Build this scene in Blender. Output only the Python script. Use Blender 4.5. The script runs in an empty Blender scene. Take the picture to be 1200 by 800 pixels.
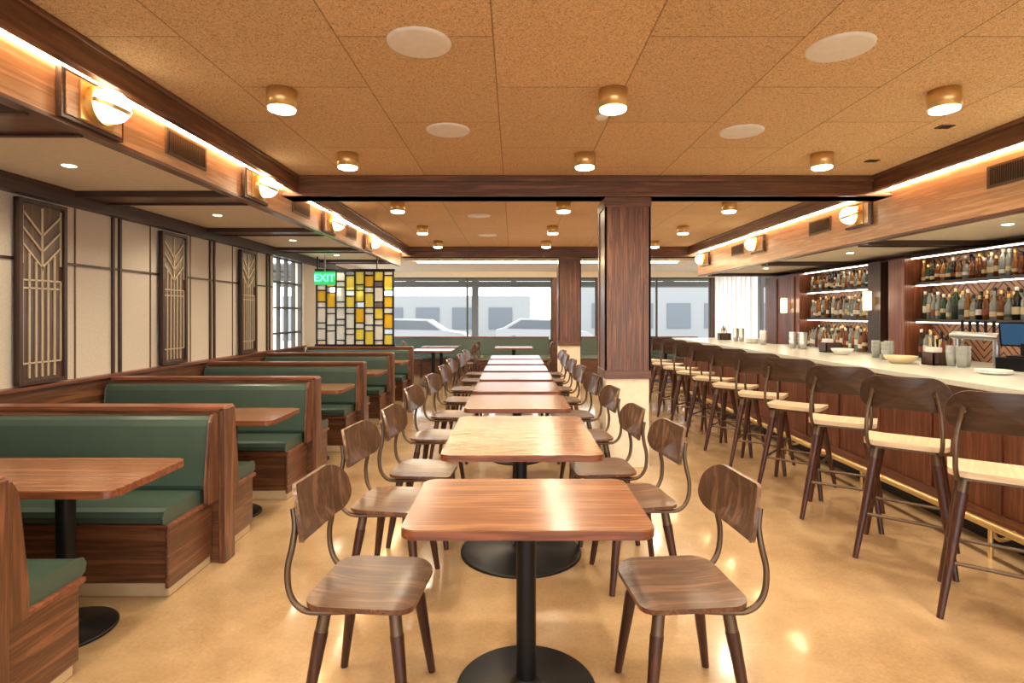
import bpy, math, random
from mathutils import Vector, Matrix
random.seed(7)
S=bpy.context.scene
try:
    S.view_settings.view_transform='Standard'
except Exception as e: print(e)

def c(r,g,b):
    f=lambda u:(u/255/12.92) if u/255<=0.04045 else ((u/255+0.055)/1.055)**2.4
    return (f(r),f(g),f(b),1)

# ---------------- materials ----------------
def new(name):
    m=bpy.data.materials.new(name); m.use_nodes=True
    nt=m.node_tree; b=nt.nodes['Principled BSDF']
    return m,nt,b
def pb(name,col,rough=.5,metal=0,es=0,ecol=None,trans=0,noise=.06,nscale=20,coat=0,alpha=1):
    m,nt,b=new(name)
    b.inputs['Roughness'].default_value=rough; b.inputs['Metallic'].default_value=metal
    b.inputs['Base Color'].default_value=col
    if trans: b.inputs['Transmission Weight'].default_value=trans
    if coat: b.inputs['Coat Weight'].default_value=coat
    if es:
        b.inputs['Emission Color'].default_value=ecol or col; b.inputs['Emission Strength'].default_value=es
    elif noise:
        tc=nt.nodes.new('ShaderNodeTexCoord'); n=nt.nodes.new('ShaderNodeTexNoise'); n.inputs['Scale'].default_value=nscale; n.inputs['Detail'].default_value=4
        mx=nt.nodes.new('ShaderNodeMix'); mx.data_type='RGBA'
        mx.inputs[6].default_value=tuple(x*(1-noise*2) for x in col[:3])+(1,)
        mx.inputs[7].default_value=tuple(min(1,x*(1+noise*2)) for x in col[:3])+(1,)
        nt.links.new(tc.outputs['Object'],n.inputs['Vector']); nt.links.new(n.outputs['Fac'],mx.inputs[0]); nt.links.new(mx.outputs[2],b.inputs['Base Color'])
    return m
def wood(name,c1,c2,axis=0,rough=.35,sc=1.0,coat=.15):
    m,nt,b=new(name)
    tc=nt.nodes.new('ShaderNodeTexCoord'); oi=nt.nodes.new('ShaderNodeObjectInfo')
    mp=nt.nodes.new('ShaderNodeMapping'); s=[12*sc]*3; s[axis]=.6*sc
    mp.inputs['Scale'].default_value=s
    ad=nt.nodes.new('ShaderNodeVectorMath'); ad.operation='ADD'
    ml=nt.nodes.new('ShaderNodeMath'); ml.operation='MULTIPLY'; ml.inputs[1].default_value=17
    nt.links.new(oi.outputs['Random'],ml.inputs[0])
    nt.links.new(tc.outputs['Object'],ad.inputs[0]); nt.links.new(ml.outputs[0],ad.inputs[1]); nt.links.new(ad.outputs[0],mp.inputs['Vector'])
    n=nt.nodes.new('ShaderNodeTexNoise'); n.inputs['Scale'].default_value=2.0; n.inputs['Detail'].default_value=7; n.inputs['Roughness'].default_value=.6; n.inputs['Distortion'].default_value=.5
    nt.links.new(mp.outputs[0],n.inputs['Vector'])
    w=nt.nodes.new('ShaderNodeMath'); w.operation='PINGPONG'; w.inputs[1].default_value=1
    m2=nt.nodes.new('ShaderNodeMath'); m2.operation='MULTIPLY'; m2.inputs[1].default_value=8
    nt.links.new(n.outputs['Fac'],m2.inputs[0]); nt.links.new(m2.outputs[0],w.inputs[0])
    mxf=nt.nodes.new('ShaderNodeMath'); mxf.operation='MULTIPLY_ADD'; mxf.inputs[1].default_value=.36
    nt.links.new(w.outputs[0],mxf.inputs[0]); 
    m3=nt.nodes.new('ShaderNodeMath'); m3.operation='MULTIPLY'; m3.inputs[1].default_value=.68
    nt.links.new(n.outputs['Fac'],m3.inputs[0]); nt.links.new(m3.outputs[0],mxf.inputs[2])
    r=nt.nodes.new('ShaderNodeValToRGB'); r.color_ramp.elements[0].position=.24; r.color_ramp.elements[1].position=.80
    r.color_ramp.elements[0].color=c1; r.color_ramp.elements[1].color=c2
    nt.links.new(mxf.outputs[0],r.inputs[0]); nt.links.new(r.outputs[0],b.inputs['Base Color'])
    b.inputs['Roughness'].default_value=rough; b.inputs['Coat Weight'].default_value=coat; b.inputs['Coat Roughness'].default_value=.2
    return m
WD={}
def W(kind,axis):
    k=(kind,axis)
    if k not in WD:
        P={'walnut':(c(64,38,26),c(138,90,60),.38),'dark':(c(44,28,22),c(84,55,40),.45),'fascia':(c(172,130,92),c(220,180,138),.42),
           'table':(c(112,72,50),c(160,114,82),.22),'red':(c(86,45,28),c(150,88,57),.34),'seat':(c(72,51,39),c(136,102,78),.3),
           'leg':(c(48,24,18),c(86,46,32),.35),'tan':(c(202,178,146),c(228,206,178),.45),'stoolback':(c(46,33,26),c(82,58,45),.36),'chairback':(c(58,40,31),c(118,86,64),.28)}[kind]
        WD[k]=wood('wood_%s_%d'%(kind,axis),P[0],P[1],axis,P[2])
    return WD[k]
black=pb('black_metal',c(28,28,30),.42,.5)
bronze=pb('bronze_metal',c(112,94,78),.4,.75)
brass=pb('brass',c(230,198,136),.34,.8)
green=pb('green_vinyl',c(66,85,75),.34,0,nscale=6)
cream=pb('cream_plaster',c(238,226,204),.75)
fabric=pb('wall_fabric',c(216,206,190),.9,nscale=60,noise=.08)
plinth=pb('plinth_tan',c(200,176,140),.6)
white=pb('white_paint',c(235,232,225),.6)
countergrey=pb('counter_stone',c(206,208,198),.22,nscale=50,noise=.03)
steel=pb('steel',c(190,190,190),.3,1)
led=pb('led_strip',(1,.8,.5,1),es=84,ecol=(1,.75,.43,1))
shelfled=pb('shelf_led',(1,.8,.5,1),es=20,ecol=(1,.82,.58,1))
lampglow=pb('lamp_glow',(1,.9,.7,1),es=18,ecol=(1,.85,.56,1))
globe=pb('globe_glass',(1,.95,.85,1),es=8,ecol=(1,.86,.60,1))

# ---------------- mesh builder ----------------
class M:
    def __init__(s): s.v=[];s.f=[];s.m=[];s.sm=[];s.mats=[];s.T=Matrix.Identity(4)
    def add(s,vs,fs,mat,smooth=False):
        o=len(s.v); s.v+= [tuple(s.T@Vector(p)) for p in vs]
        if mat not in s.mats: s.mats.append(mat)
        i=s.mats.index(mat)
        for f in fs: s.f.append(tuple(o+k for k in f)); s.m.append(i); s.sm.append(smooth)
    def box(s,x0,x1,y0,y1,z0,z1,mat):
        v=[(x0,y0,z0),(x1,y0,z0),(x1,y1,z0),(x0,y1,z0),(x0,y0,z1),(x1,y0,z1),(x1,y1,z1),(x0,y1,z1)]
        s.add(v,[(3,2,1,0),(4,5,6,7),(0,1,5,4),(1,2,6,5),(2,3,7,6),(3,0,4,7)],mat)
    def prism(s,pts,a0,a1,axis,mat):
        def P(p,a):
            if axis==0: return (a,p[0],p[1])
            if axis==1: return (p[0],a,p[1])
            return (p[0],p[1],a)
        n=len(pts); v=[P(p,a0) for p in pts]+[P(p,a1) for p in pts]
        f=[tuple(range(n)),tuple(range(2*n-1,n-1,-1))]+[(i,(i+1)%n,n+(i+1)%n,n+i) for i in range(n)]
        s.add(v,f,mat)
    def cyl(s,p0,p1,r0,mat,r1=None,n=16,cap=True):
        r1=r0 if r1 is None else r1
        p0=Vector(p0);p1=Vector(p1);d=(p1-p0).normalized()
        a=d.orthogonal().normalized(); b=d.cross(a)
        R0=[p0+(a*math.cos(2*math.pi*i/n)+b*math.sin(2*math.pi*i/n))*r0 for i in range(n)]
        R1=[p1+(a*math.cos(2*math.pi*i/n)+b*math.sin(2*math.pi*i/n))*r1 for i in range(n)]
        s.add(R0+R1,[(i,(i+1)%n,n+(i+1)%n,n+i) for i in range(n)],mat,True)
        if cap:
            s.add(R0,[tuple(range(n-1,-1,-1))],mat); s.add(R1,[tuple(range(n))],mat)
    def tube(s,pts,r,mat,n=8,sub=4):
        P=[Vector(p) for p in pts]; Q=[]
        E=[P[0]*2-P[1]]+P+[P[-1]*2-P[-2]]
        for i in range(1,len(E)-2):
            for k in range(sub):
                t=k/sub; a,b,cc,d=E[i-1],E[i],E[i+1],E[i+2]
                Q.append(.5*((2*b)+(cc-a)*t+(2*a-5*b+4*cc-d)*t*t+(3*b-a-3*cc+d)*t**3))
        Q.append(P[-1]); vs=[];up=None
        for i,q in enumerate(Q):
            d=(Q[min(i+1,len(Q)-1)]-Q[max(i-1,0)]).normalized()
            if up is None: up=d.orthogonal().normalized()
            up=(up-d*up.dot(d)).normalized(); b=d.cross(up)
            vs+=[q+(up*math.cos(2*math.pi*k/n)+b*math.sin(2*math.pi*k/n))*r for k in range(n)]
        fs=[(j*n+k,j*n+(k+1)%n,(j+1)*n+(k+1)%n,(j+1)*n+k) for j in range(len(Q)-1) for k in range(n)]
        s.add(vs,fs,mat,True)
        s.add(vs[:n],[tuple(range(n-1,-1,-1))],mat); s.add(vs[-n:],[tuple(range(n))],mat)
    def lathe(s,prof,cen,mat,n=20,smooth=True):
        cx,cy,cz=cen; vs=[(cx+r*math.cos(2*math.pi*k/n),cy+r*math.sin(2*math.pi*k/n),cz+z) for r,z in prof for k in range(n)]
        fs=[(j*n+k,j*n+(k+1)%n,(j+1)*n+(k+1)%n,(j+1)*n+k) for j in range(len(prof)-1) for k in range(n)]
        s.add(vs,fs,mat,smooth)
    def sphere(s,cen,r,mat,n=20,a0=-90,a1=90,st=12):
        s.lathe([(r*math.cos(math.radians(a0+(a1-a0)*i/st)),r*math.sin(math.radians(a0+(a1-a0)*i/st))) for i in range(st+1)],cen,mat,n)
    def plate(s,out,f0,f1,mat,rings=5,rim=None):
        n=len(out)
        for f,rev in ((f0,True),(f1,False)):
            vs=[];fs=[]
            for k in range(rings):
                sc=1-k/rings
                vs+=[f((p[0]*sc,p[1]*sc)) for p in out]
            vs.append(f((0,0)))
            for k in range(rings-1):
                for i in range(n): fs.append((k*n+i,k*n+(i+1)%n,(k+1)*n+(i+1)%n,(k+1)*n+i))
            for i in range(n): fs.append(((rings-1)*n+i,(rings-1)*n+(i+1)%n,rings*n))
            if rev: fs=[tuple(reversed(q)) for q in fs]
            s.add(vs,fs,mat,True)
        A=[f0(p) for p in out];B=[f1(p) for p in out]
        s.add(A+B,[(i,(i+1)%n,n+(i+1)%n,n+i) for i in range(n)],rim or mat,True)
    def mesh(s,name):
        me=bpy.data.meshes.new(name); me.from_pydata(s.v,[],s.f)
        for mt in s.mats: me.materials.append(mt)
        me.polygons.foreach_set('material_index',s.m); me.polygons.foreach_set('use_smooth',s.sm); me.update()
        return me
    def done(s,name,loc=(0,0,0),rz=0,bev=0):
        return place(s.mesh(name),name,loc,rz,bev)
def place(me,name,loc=(0,0,0),rz=0,bev=0):
    o=bpy.data.objects.new(name,me); o.location=loc; o.rotation_euler=(0,0,rz); S.collection.objects.link(o)
    if bev:
        b=o.modifiers.new('Bevel','BEVEL'); b.width=bev; b.segments=2; b.limit_method='ANGLE'; b.angle_limit=math.radians(50)
    return o
def rrect(w,d,r,n=6):
    o=[]
    for cx,cy,a in ((w/2-r,d/2-r,0),(-w/2+r,d/2-r,90),(-w/2+r,-d/2+r,180),(w/2-r,-d/2+r,270)):
        for i in range(n+1):
            t=math.radians(a+90*i/n); o.append((cx+r*math.cos(t),cy+r*math.sin(t)))
    return o
def box(name,x0,x1,y0,y1,z0,z1,mat,bev=0):
    m=M(); m.box(x0,x1,y0,y1,z0,z1,mat); return m.done(name,bev=bev)

XL,XR=-3.65,5.25; YB,YF=-4.0,14.6; ZC=2.85; BX0,BX1=-2.1,3.5

# ---------------- floor ----------------
m_,nt,b=new('polished_concrete')
tc=nt.nodes.new('ShaderNodeTexCoord')
n1=nt.nodes.new('ShaderNodeTexNoise'); n1.inputs['Scale'].default_value=1.6; n1.inputs['Detail'].default_value=9; n1.inputs['Roughness'].default_value=.65
n2=nt.nodes.new('ShaderNodeTexNoise'); n2.inputs['Scale'].default_value=60; n2.inputs['Detail'].default_value=4
mm=nt.nodes.new('ShaderNodeMath'); mm.operation='MULTIPLY_ADD'; mm.inputs[1].default_value=.3
r=nt.nodes.new('ShaderNodeValToRGB'); r.color_ramp.elements[0].position=.45; r.color_ramp.elements[1].position=.85
r.color_ramp.elements[0].color=c(158,127,90); r.color_ramp.elements[1].color=c(198,167,127)
for n in (n1,n2): nt.links.new(tc.outputs['Object'],n.inputs['Vector'])
nt.links.new(n2.outputs['Fac'],mm.inputs[0]); nt.links.new(n1.outputs['Fac'],mm.inputs[2]); nt.links.new(mm.outputs[0],r.inputs[0]); nt.links.new(r.outputs[0],b.inputs['Base Color'])
rr_=nt.nodes.new('ShaderNodeMapRange'); rr_.inputs[3].default_value=.12; rr_.inputs[4].default_value=.28
nt.links.new(n1.outputs['Fac'],rr_.inputs[0]); nt.links.new(rr_.outputs[0],b.inputs['Roughness'])
b.inputs['Coat Weight'].default_value=.6; b.inputs['Coat Roughness'].default_value=.08
box('floor',XL-.2,XR+.2,YB-.1,YF+.1,-.1,0,m_)

# ---------------- ceiling ----------------
m_,nt,b=new('wood_wool_ceiling')
tc=nt.nodes.new('ShaderNodeTexCoord')
v=nt.nodes.new('ShaderNodeTexNoise'); v.inputs['Scale'].default_value=95; v.inputs['Detail'].default_value=3; v.inputs['Distortion'].default_value=1.8
r=nt.nodes.new('ShaderNodeValToRGB'); r.color_ramp.elements[0].position=.34; r.color_ramp.elements[1].position=.54
r.color_ramp.elements[0].color=c(168,126,84); r.color_ramp.elements[1].color=c(236,204,158)
mp=nt.nodes.new('ShaderNodeMapping'); mp.inputs['Rotation'].default_value=(0,0,math.radians(90)); mp.inputs['Location'].default_value=(.3,.1,0)
br=nt.nodes.new('ShaderNodeTexBrick'); br.inputs['Scale'].default_value=1; br.inputs['Brick Width'].default_value=1.22; br.inputs['Row Height'].default_value=.76
br.inputs['Mortar Size'].default_value=.004; br.inputs['Mortar Smooth'].default_value=0
br.inputs['Color1'].default_value=(1,1,1,1); br.inputs['Color2'].default_value=(.9,.9,.9,1); br.inputs['Mortar'].default_value=(.5,.45,.4,1)
mx=nt.nodes.new('ShaderNodeMix'); mx.data_type='RGBA'; mx.blend_type='MULTIPLY'; mx.inputs[0].default_value=1
bp=nt.nodes.new('ShaderNodeBump'); bp.inputs['Strength'].default_value=.4; bp.inputs['Distance'].default_value=.008
L=nt.links.new
L(tc.outputs['Object'],v.inputs['Vector']); L(v.outputs['Fac'],r.inputs[0]); L(tc.outputs['Object'],mp.inputs['Vector']); L(mp.outputs[0],br.inputs['Vector'])
L(r.outputs[0],mx.inputs[6]); L(br.outputs['Color'],mx.inputs[7]); L(mx.outputs[2],b.inputs['Base Color']); L(v.outputs['Fac'],bp.inputs['Height']); L(bp.outputs[0],b.inputs['Normal'])
b.inputs['Roughness'].default_value=.9
box('ceiling',XL-.2,XR+.2,YB-.1,YF+.1,ZC,ZC+.12,m_)

# soffits
def soffit(x0,x1,zb,beams,bw):
    m=M(); m.box(x0,x1,YB,11.3,zb,ZC,cream)
    for y in beams:
        m.box(x0+.02,x1-.02,y-bw,y+bw,zb-.035,zb+.01,W('walnut',0))
        for e in (y-bw,y+bw): m.box(x0+.02,x1-.02,e-.015,e+.015,zb-.05,zb+.01,W('dark',0))
    return m
m=soffit(XL+.002,-2.3,2.50,[-1.0,.9,2.85,4.75,6.7,8.6,10.5],.17)
m.box(XL+.005,XL+.10,YB,11.25,2.38,2.5,W('dark',1))
m.box(-2.3,-2.27,YB,11.3,2.47,2.74,W('fascia',1)); m.box(-2.34,-2.262,YB,11.3,2.46,2.48,W('walnut',1))
for y in (1.9,3.8,5.7,7.65,9.55): m.lathe([(0,-.004),(.03,-.004),(.04,-.002),(.04,0)],(-3.0,y,2.5),lampglow,16)
m.done('ceiling_soffit')
m=soffit(3.74,XR-.002,2.28,[-1.2,1.3,3.7,6.05,8.45,10.8],.09)
m.box(3.70,3.74,YB,11.3,2.27,2.72,W('fascia',1)); m.box(3.692,3.8,YB,11.3,2.255,2.275,W('walnut',1))
for y in (2.5,4.9,7.2,9.6): m.lathe([(0,-.004),(.03,-.004),(.04,-.002),(.04,0)],(4.3,y,2.28),lampglow,16)
m.done('ceiling_soffit')
def spot(n,x,y,z,e,ang=150):
    l=bpy.data.lights.new('lamp','SPOT'); l.energy=e; l.color=(1,.86,.64); l.spot_size=math.radians(ang); l.spot_blend=.8; l.shadow_soft_size=.07
    o=bpy.data.objects.new(n,l); o.location=(x,y,z); S.collection.objects.link(o)
for y in (1.9,3.8,5.7,7.65,9.55): spot('recessed_spot',-3.0,y,2.49,42)
for y in (2.5,4.9,7.2,9.6): spot('recessed_spot',4.3,y,2.27,34)
box('ceiling_soffit',XL+.002,XR-.002,11.56,YF-.06,2.6,ZC-.001,cream)
m=M(); m.box(-2.29,-2.262,YB+.01,11.25,2.742,2.762,led); m.done('led_strip_light')
m=M(); m.box(3.692,3.72,YB+.01,11.25,2.722,2.742,led); m.done('led_strip_light')
m=M(); m.box(-2.0,3.4,11.7,11.73,2.57,2.595,led); m.done('led_strip_light')
wy,wx=W('walnut',1),W('walnut',0)
m=M(); m.box(-2.16,BX0,YB,11.3,2.70,ZC,wy); m.box(-2.12,-2.08,YB,11.2,2.82,ZC,wy); m.done('ceiling_beam',bev=.005)
m=M(); m.box(BX1,3.56,YB,11.3,2.70,ZC,wy); m.box(3.48,3.52,YB,11.2,2.82,ZC,wy); m.done('ceiling_beam',bev=.005)
for y in (5.5,11.3):
    m=M(); m.box(-2.26,3.69,y,y+.25,2.65,ZC,wx); m.box(-2.26,3.69,y-.03,y+.28,2.79,ZC,wx); m.box(-2.26,3.69,y-.015,y+.265,2.65,2.675,wx); m.done('ceiling_beam',bev=.005)

# ---------------- walls ----------------
m=M()
m.box(XL-.15,XL,YB,8.55,0,ZC,fabric); m.box(XL-.15,XL,8.55,9.75,0,.85,fabric); m.box(XL-.15,XL,8.55,9.75,2.4,ZC,fabric)
m.box(XL-.15,XL,9.75,11.2,0,ZC,fabric); m.box(XL-.15,XL,11.2,14.2,0,.85,fabric); m.box(XL-.15,XL,11.2,14.2,2.5,ZC,fabric); m.box(XL-.15,XL,14.2,YF,0,ZC,fabric)
m.done('wall_left')
m=M()
for y in (.3,2.0,3.55,5.16,6.8,8.35):
    for d in (-.045,.045): m.box(XL,XL+.022,y+d-.013,y+d+.013,.965,2.38,W('dark',2))
m.box(XL,XL+.014,YB,8.5,1.9,1.92,W('dark',1))
for y in (4.68,6.35,3.95,5.65,7.3,8.0): m.box(XL,XL+.010,y-.005,y+.005,.965,2.38,W('seat',2))
m.box(XL,XL+.05,YB,9.7,0,.94,W('walnut',1)); m.box(XL,XL+.09,YB,9.7,.94,.965,W('red',1))
m.done('trim_1')
m=M(); ya,yb=YF-.05,YF+.1
def fw(x0,x1,z0,z1,mt=cream): m.box(x0,x1,ya,yb,z0,z1,mt)
fw(XL,XR,0,.8,W('walnut',0)); fw(XL,XR,2.45,ZC)
for x0,x1 in ((XL,XL+.25),(1.0,1.35),(2.15,2.3),(XR-.15,XR)): fw(x0,x1,.8,2.45,W('walnut',2))
m.done('wall_front')
m=M()
m.box(XR,XR+.15,YB,11.3,0,ZC,W('red',2)); m.box(XR,XR+.15,11.3,14.2,0,.6,cream); m.box(XR,XR+.15,11.3,14.2,2.45,ZC,cream); m.box(XR,XR+.15,14.2,YF,0,ZC,cream)
m.done('wall_right')
m=M()
m.box(XL,XR,YB-.1,YB,0,.2,cream); m.box(XL,XR,YB-.1,YB,2.75,ZC,cream)
for x0,x1 in ((XL,-3.4),(-.2,.1),(4.9,XR)): m.box(x0,x1,YB-.1,YB,.2,2.75,cream)
m.done('wall_rear')
frame=pb('window_frame',c(84,78,72),.5,.2)
def window(i,axis,const,a0,a1,z0,z1,nv,hs,w=.045):
    m=M()
    def B(p0,p1,q0,q1):
        if axis==0: m.box(p0,p1,const-.03,const+.03,q0,q1,frame)
        else: m.box(const-.03,const+.03,p0,p1,q0,q1,frame)
    B(a0,a0+w,z0,z1);B(a1-w,a1,z0,z1);B(a0,a1,z0,z0+w);B(a0,a1,z1-w,z1)
    for k in range(1,nv): 
        p=a0+(a1-a0)*k/nv; B(p-w/2,p+w/2,z0,z1)
    for h in hs: B(a0,a1,h-w/2,h+w/2)
    return m.done('window_%d'%i)
window(1,0,YF,XL+.25,1.0,.8,2.45,2,[])
window(2,0,YF,1.35,2.15,.8,2.45,1,[])
window(3,0,YF,2.3,XR-.15,.8,2.45,2,[])
window(4,1,XL-.05,8.55,9.75,.85,2.4,4,[1.2,1.6,2.0],.03)
window(5,1,XL-.05,11.2,14.2,.85,2.5,3,[])
window(6,1,XR+.05,11.3,14.2,.6,2.45,4,[])
window(7,0,YB-.05,-3.4,-.2,.2,2.75,2,[]); window(8,0,YB-.05,.1,4.9,.2,2.75,3,[])
m=M()
for k in range(9):
    y=11.75+k*.26
    m.prism([(4.95,y),(5.12,y+.07),(5.115,y+.085),(4.945,y+.015)],.1,2.5,2,white)
m.box(4.9,5.15,11.7,14.1,2.5,2.56,white)
m.done('vertical_blinds')

def column(y,zb):
    m=M(); x0,x1=.89,1.34
    m.box(x0+.015,x1-.015,y+.015,y+.435,0,zb,cream)
    m.box(x0+.01,x1-.01,y+.01,y+.44,zb,2.66,W('walnut',2))
    t=.022
    for (a0,a1) in ((x0,x0+.07),(x1-.07,x1)):
        m.box(a0,a1,y,y+t,zb,2.64,W('walnut',2)); m.box(a0,a1,y+.45-t,y+.45,zb,2.64,W('walnut',2))
    for (b0,b1) in ((y,y+.07),(y+.38,y+.45)):
        m.box(x0,x0+t,b0,b1,zb,2.64,W('walnut',2)); m.box(x1-t,x1,b0,b1,zb,2.64,W('walnut',2))
    for z0,z1 in ((zb,zb+.08),(2.55,2.64)): m.box(x0-.004,x1+.004,y-.004,y+.454,z0,z1,W('walnut',0))
    return m
m=column(5.5,.87); m.done('wood_column',bev=.003)
m=column(11.2,.87); m.done('wood_column',bev=.003)
m=M(); m.box(1.10,1.18,5.505,5.515,.30,.42,white)
for z in (.335,.385): m.box(1.125,1.155,5.502,5.506,z-.012,z+.012,black)
m.done('wall_outlet')

# ---------------- ceiling fixtures ----------------
def downlight():
    m=M(); m.lathe([(0,0),(.088,0),(.088,-.11),(.080,-.11)],(0,0,0),brass,28)
    m.lathe([(.080,-.109),(.078,-.122),(.06,-.129),(.03,-.132),(0,-.133)],(0,0,0),lampglow,28); return m.mesh('ceiling_downlight')
dl=downlight()
for y in (.9,2.1,3.4,4.75,6.8,8.65,10.4):
    for x in (-1.4,.6,2.6):
        place(dl,'ceiling_downlight',(x,y,ZC))
        spot('downlight_beam',x,y,ZC-.145,98,168)
sp=M(); sp.lathe([(0,-.012),(.14,-.012),(.158,-.008),(.16,0)],(0,0,0),white,32); sp=sp.mesh('ceiling_speaker')
for p in ((-.47,2.8),(1.65,2.85),(-.48,4.13),(1.68,4.16),(-.48,7.7),(1.68,7.7),(-.45,9.6),(1.6,9.6)): place(sp,'ceiling_speaker',(p[0],p[1],ZC))
m=M(); m.lathe([(0,-.02),(.03,-.02),(.045,-.004),(.045,0)],(0,0,0),white,20); me=m.mesh('sprinkler_cover')
place(me,'sprinkler_cover',(.6,3.85,ZC)); place(me,'sprinkler_cover',(.62,7.3,ZC))
m=M(); m.box(-.05,.05,-.035,.035,-.008,0,bronze); m.box(-.035,.035,-.02,.02,-.012,-.007,black); me=m.mesh('ceiling_sensor')
place(me,'ceiling_sensor',(3.1,4.05,ZC)); place(me,'ceiling_sensor',(3.15,4.95,ZC))

def sconce():
    m=M(); m.box(0,.03,-.22,.22,-.125,.125,W('dark',1)); m.box(.03,.04,-.195,.195,-.105,.105,W('fascia',1)); m.box(.04,.05,-.12,.12,-.10,.10,brass)
    m.T=Matrix.Translation((.12,0,0))@Matrix.Rotation(math.radians(90),4,'X')
    m.sphere((0,0,0),.088,globe,28)
    m.T=Matrix.Translation((.12,0,0))@Matrix.Rotation(math.radians(90),4,'Y')
    m.cyl((0,0,-.07),(0,0,-.03),.10,brass,n=28)
    m.T=Matrix.Translation((.12,0,0))@Matrix.Rotation(math.radians(20),4,'Y')
    R=.093; m.lathe([(R*math.cos(a),R*math.sin(a)) for a in (-.12,-.06,0,.06,.12)],(0,0,0),brass,32)
    return m.mesh('globe_sconce')
sc=sconce()
for y in (1.1,3.0,4.9,6.85,8.7): place(sc,'globe_sconce',(-2.262,y,2.605))
for y in (1.2,3.6,6.0,8.48,10.8): place(sc,'globe_sconce',(3.69,y,2.55),math.pi)
def vent():
    m=M(); m.box(0,.012,-.24,.24,-.085,.085,bronze); m.box(.008,.014,-.215,.215,-.065,.065,black)
    for k in range(22):
        y=-.205+k*.0195; m.box(.012,.02,y-.003,y+.003,-.065,.065,bronze)
    return m.mesh('air_vent')
ve=vent()
for y in (1.95,3.9,6.0,7.85): place(ve,'air_vent',(-2.268,y,2.635))
for y in (4.15,6.8,9.3): place(ve,'air_vent',(3.698,y,2.56),math.pi)

# ---------------- decor panels ----------------
def decor():
    m=M(); w,h=.44,1.38; fr=W('dark',2)
    gold=pb('champagne_inlay',c(206,188,158),.4,.2)
    back=W('chairback',2)
    m.box(0,.02,-w/2,w/2,0,h,back)
    m.box(0,.045,-w/2,-w/2+.03,0,h,fr); m.box(0,.045,w/2-.03,w/2,0,h,fr); m.box(0,.045,-w/2,w/2,0,.03,fr); m.box(0,.045,-w/2,w/2,h-.03,h,fr)
    def bar(p,q,t=.006):
        d=Vector((q[0]-p[0],q[1]-p[1])); nn=Vector((-d.y,d.x)).normalized()*t
        m.prism([(p[0]+nn.x,p[1]+nn.y),(q[0]+nn.x,q[1]+nn.y),(q[0]-nn.x,q[1]-nn.y),(p[0]-nn.x,p[1]-nn.y)],.018,.030,0,gold)
    a=w/2-.045
    for y in (-a,a): bar((y,.9),(y,h-.05))
    bar((0,.86),(0,h-.05))
    for k in range(3):
        z=.88+k*.12
        bar((0,z),(-a,z+.17)); bar((0,z),(a,z+.17))
    for y in (-.055,0,.055): bar((y,.05),(y,.88-(0 if y==0 else -.04)))
    for z in (.78,.72,.16): bar((-a,z),(a,z))
    for y in (-.115,.115): bar((y,.05),(y,.98))
    for y in (-a,a): bar((y,.16),(y,.78))
    return m.mesh('wall_art_panel')
de=decor()
for y in (2.6,4.3,5.97,7.64): place(de,'wall_art_panel',(XL+.025,y,.975))

# ---------------- booths ----------------
def booth():
    m=M(); x0,x1=-3.55,-1.82; wd=W('walnut',0); wz=W('walnut',2)
    m.box(x0,-1.77,-.045,.045,0,.92,W('walnut',0))
    m.box(x0,-1.745,-.06,.06,.915,.945,W('red',0))
    m.box(-1.78,-1.735,-.06,.06,0,.935,wz)
    for sg in (-1,1):
        def Y(a,b): return (min(sg*a,sg*b),max(sg*a,sg*b))
        y0,y1=Y(.05,.46); m.box(x0,x1-.02,y0,y1,.07,.37,wd)
        y0,y1=Y(.05,.48); m.box(x1-.02,x1,y0,y1,.05,.395,W('walnut',1))
        y0,y1=Y(.05,.46); m.box(x0,x1-.01,y0,y1,0,.07,plinth)
        y0,y1=Y(.05,.5); m.box(x0,x1+.015,y0,y1,.37,.395,W('red',0))
        def pr(pts): return [(sg*a,z) for a,z in pts]
        seat=[(.1,.395),(.49,.395),(.515,.41),(.52,.44),(.505,.465),(.47,.475),(.1,.47)]
        m.prism(pr(seat),x0,x1-.005,0,green)
        bk=[(.04,.47),(.15,.47),(.165,.5),(.125,.84),(.11,.875),(.08,.89),(.04,.89)]
        m.prism(pr(bk),x0,x1+.02,0,green)
        m.prism(pr([(.045,.395),(.175,.395),(.178,.5),(.135,.86),(.11,.9),(.045,.9)]),x1+.02,x1+.045,0,W('walnut',2))
    return m.mesh('restaurant_booth')
bo=booth()
for y in (.3,1.88,3.45,5.02,6.59,8.16,9.73):
    place(bo,'restaurant_booth',(0,y,0),0,.006)

def table(name,w,d,rb,bx=0,rc=.04,hgt=.75):
    m=M(); o=rrect(w,d,.06)
    tw=W('table',0)
    m.plate(o,lambda p:(p[0],p[1],hgt-.034),lambda p:(p[0],p[1],hgt-.003),tw,2,W('red',0))
    oo=rrect(w-.006,d-.006,.057)
    m.plate(oo,lambda p:(p[0],p[1],hgt-.004),lambda p:(p[0],p[1],hgt),tw,2)
    m.box(bx-.16,bx+.16,-.03,.03,hgt-.06,hgt-.034,black); m.box(bx-.03,bx+.03,-.16,.16,hgt-.06,hgt-.034,black)
    m.cyl((bx,0,.015),(bx,0,hgt-.04),rc,black,n=20)
    m.lathe([(0,.0),(rb,0),(rb,.01),(rb-.01,.016),(rc+.03,.024),(rc+.012,.035),(rc,.05)],(bx,0,0),black,40)
    return m.mesh(name)
t2=table('dining_table',.9,.62,.28); t4=table('dining_table',.88,1.16,.38)
place(t2,'dining_table',(.05,2.26,0)); place(t4,'dining_table',(.045,3.57,0))
t3=table('dining_table',.86,.78,.27)
TY=[4.85,5.85,6.85,7.85,8.87,9.87]
for y in TY: place(t3,'dining_table',(.03,y,0))
bt=table('booth_table',1.84,.56,.21,.5)
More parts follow.
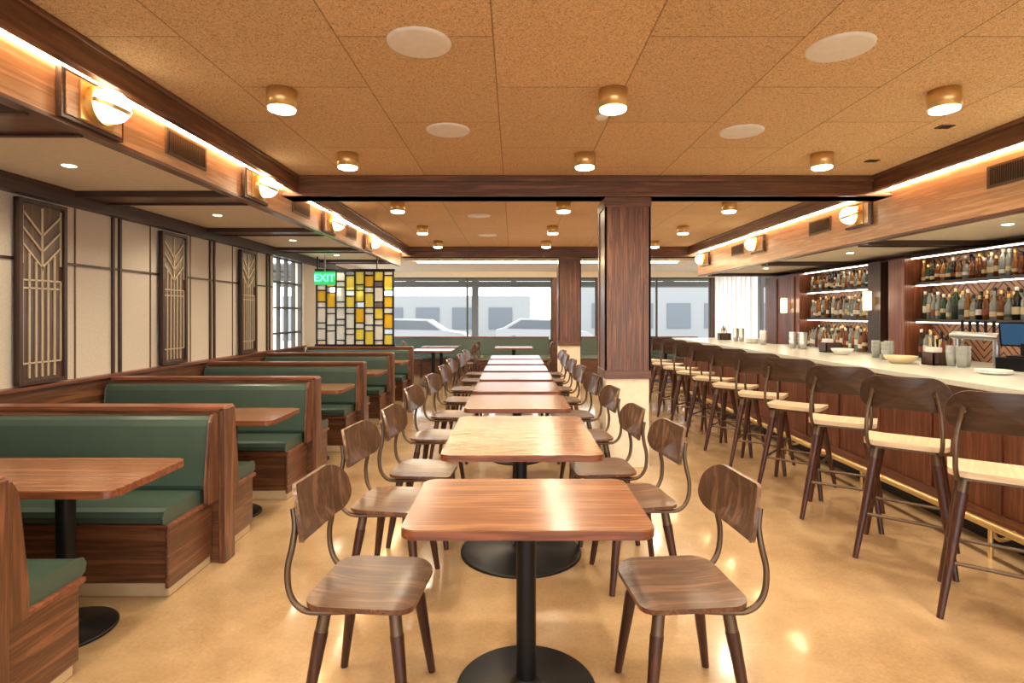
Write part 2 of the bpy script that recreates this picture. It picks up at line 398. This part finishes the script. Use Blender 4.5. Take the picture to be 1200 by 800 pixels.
for y in (1.09,2.665,4.235,5.805,7.375,8.945): place(bt,'booth_table',(-2.62,y,0))

# ---------------- chairs ----------------
def chair(name,h,stool=False):
    m=M(); sw=W('tan',0) if stool else W('seat',0)
    o=rrect(.40,.43,.085)
    def dz(p): 
        r=(p[0]/.2)**2+(p[1]/.215)**2
        return .012*min(r,1.3)- (.016*max(0,(p[0]-.1)/.1)**2) -.008
    th=.03 if stool else .018
    m.plate(o,lambda p:(p[0],p[1],h-th+dz(p)),lambda p:(p[0],p[1],h+dz(p)),sw,6,W('tan',1) if stool else W('walnut',1))
    bw=.45 if stool else .46; bh=.20; ob=rrect(bw,bh,.088,8)
    zc=h+.312
    def bx(p): return -.262-.2*p[1]+1.35*p[0]**2
    wb=W('chairback',2) if not stool else W('stoolback',1)
    def tp(p): return (p[0]*(1-.25*p[1]/bh*.5),p[1])
    m.plate(ob,lambda p:(bx(p)-.008,tp(p)[0],zc+p[1]),lambda p:(bx(p)+.008,tp(p)[0],zc+p[1]),wb,6,W('seat',1))
    m_=bronze
    for s in (-1,1):
        y=s*.165
        m.tube([(.08,s*.13,h-.034),(-.12,y,h-.036),(-.20,s*.176,h-.026),(-.245,s*.184,h+.03),(-.255,s*.184,h+.12),(-.24,s*.178,h+.2),(-.236,s*.165,h+.27),(-.248,s*.155,zc+.02)],.0115,m_,8)
        m.cyl((-.25,s*.155,zc),(-.229,s*.155,zc),.012,m_,n=10)
    m.box(-.16,.14,-.145,-.12,h-.045,h-.02,m_); m.box(-.16,.14,.12,.145,h-.045,h-.02,m_)
    m.box(.10,.13,-.15,.15,h-.045,h-.022,m_); m.box(-.15,-.12,-.15,.15,h-.045,h-.022,m_)
    sp=.235 if stool else .185
    rl=.0285 if stool else .0255
    for sx in (-1,1):
        for sy in (-1,1):
            A=Vector((sx*.128,sy*.145,h-.027)); B=Vector((sx*sp-(0.01 if sx<0 else 0),sy*(sp+.01),0))
            d=B-A; P=A+d*(.09/d.length)
            m.cyl(A,P,.023,m_,.023,12)
            m.cyl(P-d*.01,B,rl,W('leg',2),.0155,12)
    if stool:
        z=.27; k=1-z/(h-.025)
        X=.128+(sp-.128)*k; Y=.145+(sp+.01-.145)*k
        pts=[(X,Y),(-X-.006,Y),(-X-.006,-Y),(X,-Y)]
        for i in range(4):
            a,b=pts[i],pts[(i+1)%4]; m.cyl((a[0],a[1],z),(b[0],b[1],z),.010,m_,n=8)
    return m.mesh(name)
ch=chair('dining_chair',.46); st=chair('bar_stool',.72,True)
def putchair(x,y,rz): place(ch,'dining_chair',(x,y,0),math.radians(rz))
putchair(-.545,2.19,-5); putchair(.64,2.19,180+5)
putchair(-.66,3.16,-8); putchair(-.60,3.80,-4); putchair(.68,3.22,188); putchair(.60,3.84,184)
for i,y in enumerate(TY):
    k=random.uniform(-3,3); putchair(-.63+random.uniform(-.03,.03),y,k-5); putchair(.62+random.uniform(-.03,.02),y,185-k)
for i in range(11):
    place(st,'bar_stool',(2.45,2.83+.68*i,0),math.radians(52+random.uniform(-4,4)))
place(st,'bar_stool',(2.45,2.12,0),math.radians(52))
for (x,y) in ((-1.7,11.9),(-1.7,13.2),(.0,12.9),(3.4,12.6)):
    place(t3,'dining_table',(x,y,0)); putchair(x-.64,y,5); putchair(x+.64,y,176)
m=M()
for x0,x1 in ((-3.2,.9),(1.5,4.7)):
    m.box(x0,x1,13.95,14.5,.0,.4,W('walnut',0)); m.prism([(13.9,.4),(14.5,.4),(14.5,.48),(13.93,.48)],x0,x1,0,green)
    m.prism([(14.33,.48),(14.52,.48),(14.52,.9),(14.4,.9)],x0,x1,0,green); m.box(x0,x1,14.38,14.54,.9,.93,W('red',0))
m.done('window_banquette')

# ---------------- stained glass screen ----------------
def glassmat(name,col):
    m,nt,b=new(name); b.inputs['Base Color'].default_value=col; b.inputs['Roughness'].default_value=.35
    out=[n for n in nt.nodes if n.type=='OUTPUT_MATERIAL'][0]
    t=nt.nodes.new('ShaderNodeBsdfTranslucent'); t.inputs['Color'].default_value=col
    tcn=nt.nodes.new('ShaderNodeTexCoord'); nn=nt.nodes.new('ShaderNodeTexNoise'); nn.inputs['Scale'].default_value=25
    mc=nt.nodes.new('ShaderNodeMix'); mc.data_type='RGBA'; mc.inputs[6].default_value=tuple(q*.75 for q in col[:3])+(1,); mc.inputs[7].default_value=col
    nt.links.new(tcn.outputs['Object'],nn.inputs['Vector']); nt.links.new(nn.outputs['Fac'],mc.inputs[0]); nt.links.new(mc.outputs[2],t.inputs['Color'])
    tr=nt.nodes.new('ShaderNodeBsdfTransparent'); tr.inputs['Color'].default_value=col
    mx=nt.nodes.new('ShaderNodeMixShader'); mx.inputs[0].default_value=.75
    m2=nt.nodes.new('ShaderNodeMixShader'); m2.inputs[0].default_value=.35
    nt.links.new(b.outputs[0],mx.inputs[1]); nt.links.new(t.outputs[0],mx.inputs[2]); nt.links.new(mx.outputs[0],m2.inputs[1]); nt.links.new(tr.outputs[0],m2.inputs[2]); nt.links.new(m2.outputs[0],out.inputs['Surface'])
    return m
gl=[glassmat('glass_amber',(1,.76,.14,1)),glassmat('glass_yellow',(1,.9,.3,1)),glassmat('glass_white',(1,1,.95,1)),glassmat('glass_olive',(.8,.8,.4,1))]
m=M(); x0,x1,z0,z1=-3.4,-2.08,.95,2.24; Y0=9.73
nc=8; cw=(x1-x0)/nc
for k in range(nc+1): m.box(x0+k*cw-.013,x0+k*cw+.013,Y0-.02,Y0+.02,z0,z1,black)
for k in range(nc):
    z=z0; j=0
    while z<z1-.02:
        hh=(.1,.2,.1,.26)[(j+k*3)%4]; zt=min(z+hh,z1)
        m.box(x0+k*cw,x0+(k+1)*cw,Y0-.015,Y0+.015,zt-.010,zt+.010,black)
        q=random.random(); lim=.3 if k<3 else .88
        if hh>.15: g=gl[random.choice([0,1,1])] if q<lim else gl[2]
        else: g=gl[2] if q<.5 else (None if q<.85 else gl[3])
        if g: m.box(x0+k*cw+.012,x0+(k+1)*cw-.012,Y0-.003,Y0+.003,z,zt,g)
        z=zt; j+=1
m.box(x0-.03,x1+.03,Y0-.025,Y0+.025,z1,z1+.04,black); m.box(x0-.03,x1+.03,Y0-.025,Y0+.025,z0-.004,z0+.03,black)
for x in (x0,-2.37): m.box(x,x+.02,Y0-.01,Y0+.01,z1+.04,2.495,black)
m.done('stained_glass_screen')
gm=pb('exit_green',(.02,.8,.2,1),es=6,ecol=(.10,1,.35,1)); gb=pb('exit_face',(.05,.4,.12,1),es=.7,ecol=(.03,.6,.16,1))
root=bpy.data.objects.new('exit_sign',None); root.location=(-3.15,9.4,2.1); S.collection.objects.link(root)
m=M(); m.box(-.17,.17,-.02,.02,-.11,.11,gb); m.box(-.01,.01,-.01,.01,.11,.4,steel); o=m.done('sign_body'); o.parent=root
cu=bpy.data.curves.new('sign_letters','FONT'); cu.body='EXIT'; cu.size=.17; cu.align_x='CENTER'; cu.align_y='CENTER'; cu.extrude=.004; cu.materials.append(gm)
o=bpy.data.objects.new('sign_letters',cu); o.rotation_euler=(math.pi/2,0,0); o.location=(0,-.026,0); o.parent=root; S.collection.objects.link(o)

# ---------------- bar ----------------
m=M()
m.box(2.89,3.75,.6,10.3,1.03,1.07,countergrey)
m.box(3.12,3.16,.6,10.25,0.12,1.03,W('red',2)); m.box(3.16,3.2,.6,10.25,0,.12,black)
for k in range(17): 
    y=.62+k*.6; m.box(3.10,3.12,y-.03,y+.03,.12,1.03,W('red',2))
m.box(3.095,3.12,.6,10.25,.95,1.03,W('red',1)); m.box(3.095,3.12,.6,10.25,.12,.22,W('red',1))
m.box(3.16,3.7,10.2,10.25,0,1.03,W('red',2)); m.box(3.16,3.7,.6,.65,0,1.03,W('red',2)); m.box(3.6,3.7,.65,10.2,0,1.03,steel)
m.done('bar_counter',bev=.004)
m=M(); m.cyl((2.93,.7,.2),(2.93,10.1,.2),.025,brass,n=14)
for k in range(8):
    y=.9+k*1.28; m.tube([(2.93,y,.2),(2.97,y,.12),(3.04,y,.12),(3.085,y,.16)],.013,brass); m.cyl((2.93,y,.2),(2.93,y,0),.014,brass,n=10)
m.done('bar_foot_rail')
BX=5.25
m_,nt,b=new('chevron_wood')
tc=nt.nodes.new('ShaderNodeTexCoord'); sx=nt.nodes.new('ShaderNodeSeparateXYZ'); nt.links.new(tc.outputs['Object'],sx.inputs[0])
def mth(op,a,bv=None):
    n=nt.nodes.new('ShaderNodeMath'); n.operation=op
    if isinstance(a,(int,float)): n.inputs[0].default_value=a
    else: nt.links.new(a,n.inputs[0])
    if bv is not None:
        if isinstance(bv,(int,float)): n.inputs[1].default_value=bv
        else: nt.links.new(bv,n.inputs[1])
    return n.outputs[0]
zig=mth('PINGPONG',sx.outputs['Y'],.25); sm=mth('ADD',sx.outputs['Z'],zig); fr=mth('FRACT',mth('MULTIPLY',sm,12)); st_=mth('GREATER_THAN',fr,.24)
mx=nt.nodes.new('ShaderNodeMix'); mx.data_type='RGBA'; mx.inputs[6].default_value=c(56,32,24); mx.inputs[7].default_value=c(168,124,96)
nt.links.new(st_,mx.inputs[0]); nt.links.new(mx.outputs[2],b.inputs['Base Color']); b.inputs['Roughness'].default_value=.5
chev=m_
m=M()
m.box(4.62,BX-.002,1.0,10.0,0,.93,W('red',2)); m.box(4.58,BX-.002,1.0,10.0,.93,.97,countergrey)
for a,b2 in ((1.0,4.35),(4.6,7.02),(7.75,9.6)):
    m.box(BX-.03,BX-.003,a,b2,.97,2.2,chev)
    for z in (1.44,1.89):
        m.box(4.97,BX-.003,a,b2,z-.035,z,W('dark',1)); m.box(5.0,5.015,a+.02,b2-.02,z-.045,z-.034,shelfled)
    m.box(4.9,BX-.003,a,b2,2.19,2.2,W('walnut',1)); m.box(4.94,4.955,a+.02,b2-.02,2.18,2.191,shelfled)
m.box(4.87,BX-.003,7.02,7.32,.97,2.2,W('red',2)); m.box(5.1,BX-.003,7.32,7.48,.97,2.2,W('red',2)); m.box(4.87,BX-.003,7.48,7.75,.97,2.2,W('dark',2))
m.box(4.87,BX-.003,9.6,10.9,.0,2.2,W('red',2)); m.box(4.85,4.87,9.75,10.05,.1,2.15,W('walnut',2)); m.box(4.85,4.87,10.4,10.7,.1,2.15,W('walnut',2))
m.box(4.87,BX-.003,4.35,4.6,.97,2.2,W('dark',2))
m.done('back_bar_shelving')
def wallsconce(x,y,z):
    m=M(); m.cyl((0,0,-.12),(0,0,.12),.05,globe,n=20); m.cyl((0,0,-.14),(0,0,-.12),.055,brass,n=20); m.cyl((0,0,.12),(0,0,.14),.055,brass,n=20); m.box(.04,.1,-.03,.03,-.05,.05,brass)
    m.done('cylinder_wall_sconce',(x,y,z))
wallsconce(4.77,7.6,1.68); wallsconce(4.75,9.9,1.65); wallsconce(4.77,4.47,1.68)
bm=[pb('bottle_clear',c(196,204,200),.08,0,noise=0,trans=.55),pb('bottle_green',c(46,74,50),.12,noise=0),pb('bottle_amber',c(132,74,30),.1,noise=0,trans=.3),pb('bottle_dark',c(36,28,24),.15,noise=0),pb('bottle_whisky',c(178,118,56),.1,noise=0,trans=.4)]
bch=[bm[0],bm[0],bm[0],bm[0],bm[1],bm[2],bm[2],bm[3],bm[4],bm[4]]
lab=[pb('label_white',c(226,222,210),.6,noise=0),pb('label_cream',c(206,188,150),.6,noise=0),pb('label_rust',c(134,66,46),.6,noise=0),pb('label_black',c(46,42,40),.6,noise=0)]
def bottles(y0,y1,x,z,rows=2,hm=.28):
    m=M(); 
    for rr in range(rows):
        y=y0+.05+random.uniform(0,.03)
        while y<y1-.055:
            r=random.uniform(.026,.044); h=random.uniform(hm-.10,hm); mt=random.choice(bch); cx=x+rr*.1
            sh=h*random.uniform(.5,.7)
            m.lathe([(0,0),(r,0),(r,sh),(r*.8,sh+.02),(.014,sh+.05),(.013,h),(0,h)],(cx,y,z),mt,12)
            lo=random.uniform(.15,.4)
            m.lathe([(r+.001,sh*lo),(r+.001,sh*(lo+random.uniform(.2,.42)))],(cx,y,z),random.choice(lab[:2]*2+lab),12)
            m.lathe([(.016,h-.03),(.016,h+.008),(0,h+.008)],(cx,y,z),random.choice([black,brass,black,lab[0]]),8)
            y+=2*r+random.uniform(.003,.018)
    m.done('liquor_bottles')
for a,b2 in ((4.62,7.0),(7.78,9.58),(2.2,4.33)):
    bottles(a,b2,5.04,1.441,2,.35); bottles(a,b2,5.04,1.891)
bottles(6.3,6.95,4.98,.971,2,.34); bottles(7.8,9.5,4.9,.971,3,.36)

def cupstack(x,y,z,n,mt,r=.04):
    m=M()
    for k in range(n): m.lathe([(0,0),(r*.75,0),(r,.1),(r*.93,.1),(r*.7,.01),(0,.01)],(0,0,k*.035),mt,16)
    m.done('stack_of_cups',(x,y,z))
clearg=pb('drinking_glass',c(210,215,210),.1,noise=0,trans=.6)
for (x,y) in ((3.62,4.55),(3.62,4.66),(3.69,4.6),(3.5,5.3),(3.6,5.4),(3.66,5.5),(3.6,5.6)): cupstack(x,y,1.07,3,clearg)
for (x,y) in ((3.55,6.9),(3.6,7.05),(3.52,7.1),(3.6,8.9),(3.55,9.0),(3.5,7.9)): cupstack(x,y,1.07,4,steel,.045)
def bowl(x,y,mt,r=.13):
    m=M(); m.lathe([(0,0),(r*.5,0),(r*.6,.01),(r*.9,.04),(r,.065),(r*.95,.065),(r*.82,.04),(r*.5,.015),(0,.012)],(0,0,0),mt,28); m.done('serving_bowl',(x,y,1.07))
bowl(3.4,4.95,pb('cream_bowl',c(222,200,160),.35)); bowl(3.5,6.0,white,.11)
def plates(x,y,n):
    m=M()
    for k in range(n): m.lathe([(0,0),(.06,0),(.11,.014),(.108,.02),(.06,.006),(0,.006)],(0,0,k*.012),white,28)
    m.done('stack_of_plates',(x,y,1.07))
plates(3.45,4.05,2); plates(3.55,8.4,5)
def caddy(x,y):
    m=M(); t=W('dark',2)
    m.box(-.09,.09,-.07,.07,0,.012,t); m.box(-.09,-.08,-.07,.07,0,.11,t); m.box(.08,.09,-.07,.07,0,.11,t); m.box(-.09,.09,-.07,-.06,0,.11,t); m.box(-.09,.09,.06,.07,0,.11,t)
    for k in range(14):
        a=random.uniform(-.05,.05); bb=random.uniform(-.04,.04); m.cyl((a,bb,.02),(a+random.uniform(-.03,.03),bb+random.uniform(-.03,.03),random.uniform(.18,.24)),.004,random.choice([black,lab[1],lab[2]]),n=6)
    m.box(-.07,0,-.05,.05,.02,.15,white)
    m.done('bar_caddy',(x,y,1.07))
caddy(3.6,4.78); caddy(3.6,6.4); caddy(3.55,9.5)
def taps(x,y):
    m=M(); m.cyl((0,-.25,0),(0,-.25,.3),.03,steel,n=16); m.cyl((0,.25,0),(0,.25,.3),.03,steel,n=16); m.cyl((0,-.3,.3),(0,.3,.3),.04,steel,n=16)
    for k in range(6):
        yy=-.25+k*.1; m.tube([(0,yy,.3),(.08,yy,.3),(.1,yy,.24)],.01,steel); m.cyl((.06,yy,.31),(.06,yy,.34),.008,steel,n=8); m.cyl((.06,yy,.34),(.06,yy,.46),.012,black,.018,10)
    m.done('beer_tap_tower',(x,y,.972))
taps(4.8,5.85)
m=M(); m.box(-.2,.2,-.16,.16,0,.12,black); m.box(-.12,.12,-.1,.1,.12,.135,black); m.box(-.02,.02,-.02,.02,.135,.25,black)
m.T=Matrix.Translation((0,0,.34))@Matrix.Rotation(math.radians(-15),4,'Y'); m.box(-.015,.015,-.18,.18,-.12,.12,black); m.box(-.017,-.015,-.165,.165,-.105,.105,pb('screen',c(30,44,60),.2,es=.25,ecol=c(90,150,200)))
m.done('pos_terminal',(4.82,5.32,.972),math.radians(35))

# ---------------- exterior ----------------
pave=pb('pavement',c(190,188,182),.9); conc=pb('canopy_concrete',c(120,116,110),.8)
box('street_pavement',-30,34,-22,48,-.3,-.12,pave)
m=M()
for x in (-5.6,-1.5,4,9.5): m.box(x-.12,x+.12,21.8,22.2,-.12,3.0,conc)
m.box(-9,12,21.5,22.3,2.55,2.75,conc)
for x in range(-8,12,2): m.box(x-.1,x+.1,16.5,22.3,2.75,2.95,conc)
for y in (17.5,19,20.5): m.box(-9,12,y-.06,y+.06,2.7,2.8,conc)
m.box(-9,12,16.5,22.3,2.95,3.0,conc)
m.done('parking_canopy')
fac=pb('facade_stucco',c(128,130,130),.9); fgl=pb('facade_glass',c(84,90,96),.4,noise=0)
m=M(); m.box(-14,1,34,38,-.12,2.6,fac); m.box(4.0,18,36,40,-.12,3.2,fac)
for k in range(6):
    x=-12.5+k*2.2; m.box(x,x+1.4,33.95,34,.6,1.9,fgl)
for k in range(5):
    x=5.0+k*2.4; m.box(x,x+1.5,35.95,36,.6,2.2,fgl)
m.done('street_building')
carw=pb('car_paint',c(170,172,176),.3,.1,noise=0); tint=pb('car_glass',c(100,106,112),.3,noise=0); tyre=pb('tyre',c(60,60,62),.8)
def car(x,y):
    m=M()
    m.prism([(-2.2,.25),(2.2,.25),(2.25,.6),(2.0,.8),(1.2,.92),(.5,1.38),(-1.1,1.42),(-1.9,.98),(-2.2,.9)],-.85,.85,1,carw)
    m.prism([(1.05,.93),(.47,1.32),(-1.05,1.36),(-1.7,.98)],-.86,.86,1,tint)
    for a in (-1.4,1.35): m.cyl((a,-.88,.33),(a,.88,.33),.33,tyre,n=24)
    m.done('parked_car',(x,y,-.12))
car(-4.2,25); car(1.4,26)

w=bpy.data.worlds.new('World'); S.world=w; w.use_nodes=True
bg=w.node_tree.nodes['Background']; bg.inputs[0].default_value=(.92,.96,1,1); bg.inputs[1].default_value=4.8

cd=bpy.data.cameras.new('Camera'); cd.sensor_width=36; cd.sensor_fit='HORIZONTAL'; cd.lens=660/1200*36
cd.shift_x=-2/1200; cd.shift_y=-32/1200; cd.clip_start=.05
co=bpy.data.objects.new('Camera',cd); co.location=(0,0,1.5); co.rotation_euler=(math.pi/2,0,0); S.collection.objects.link(co); S.camera=co
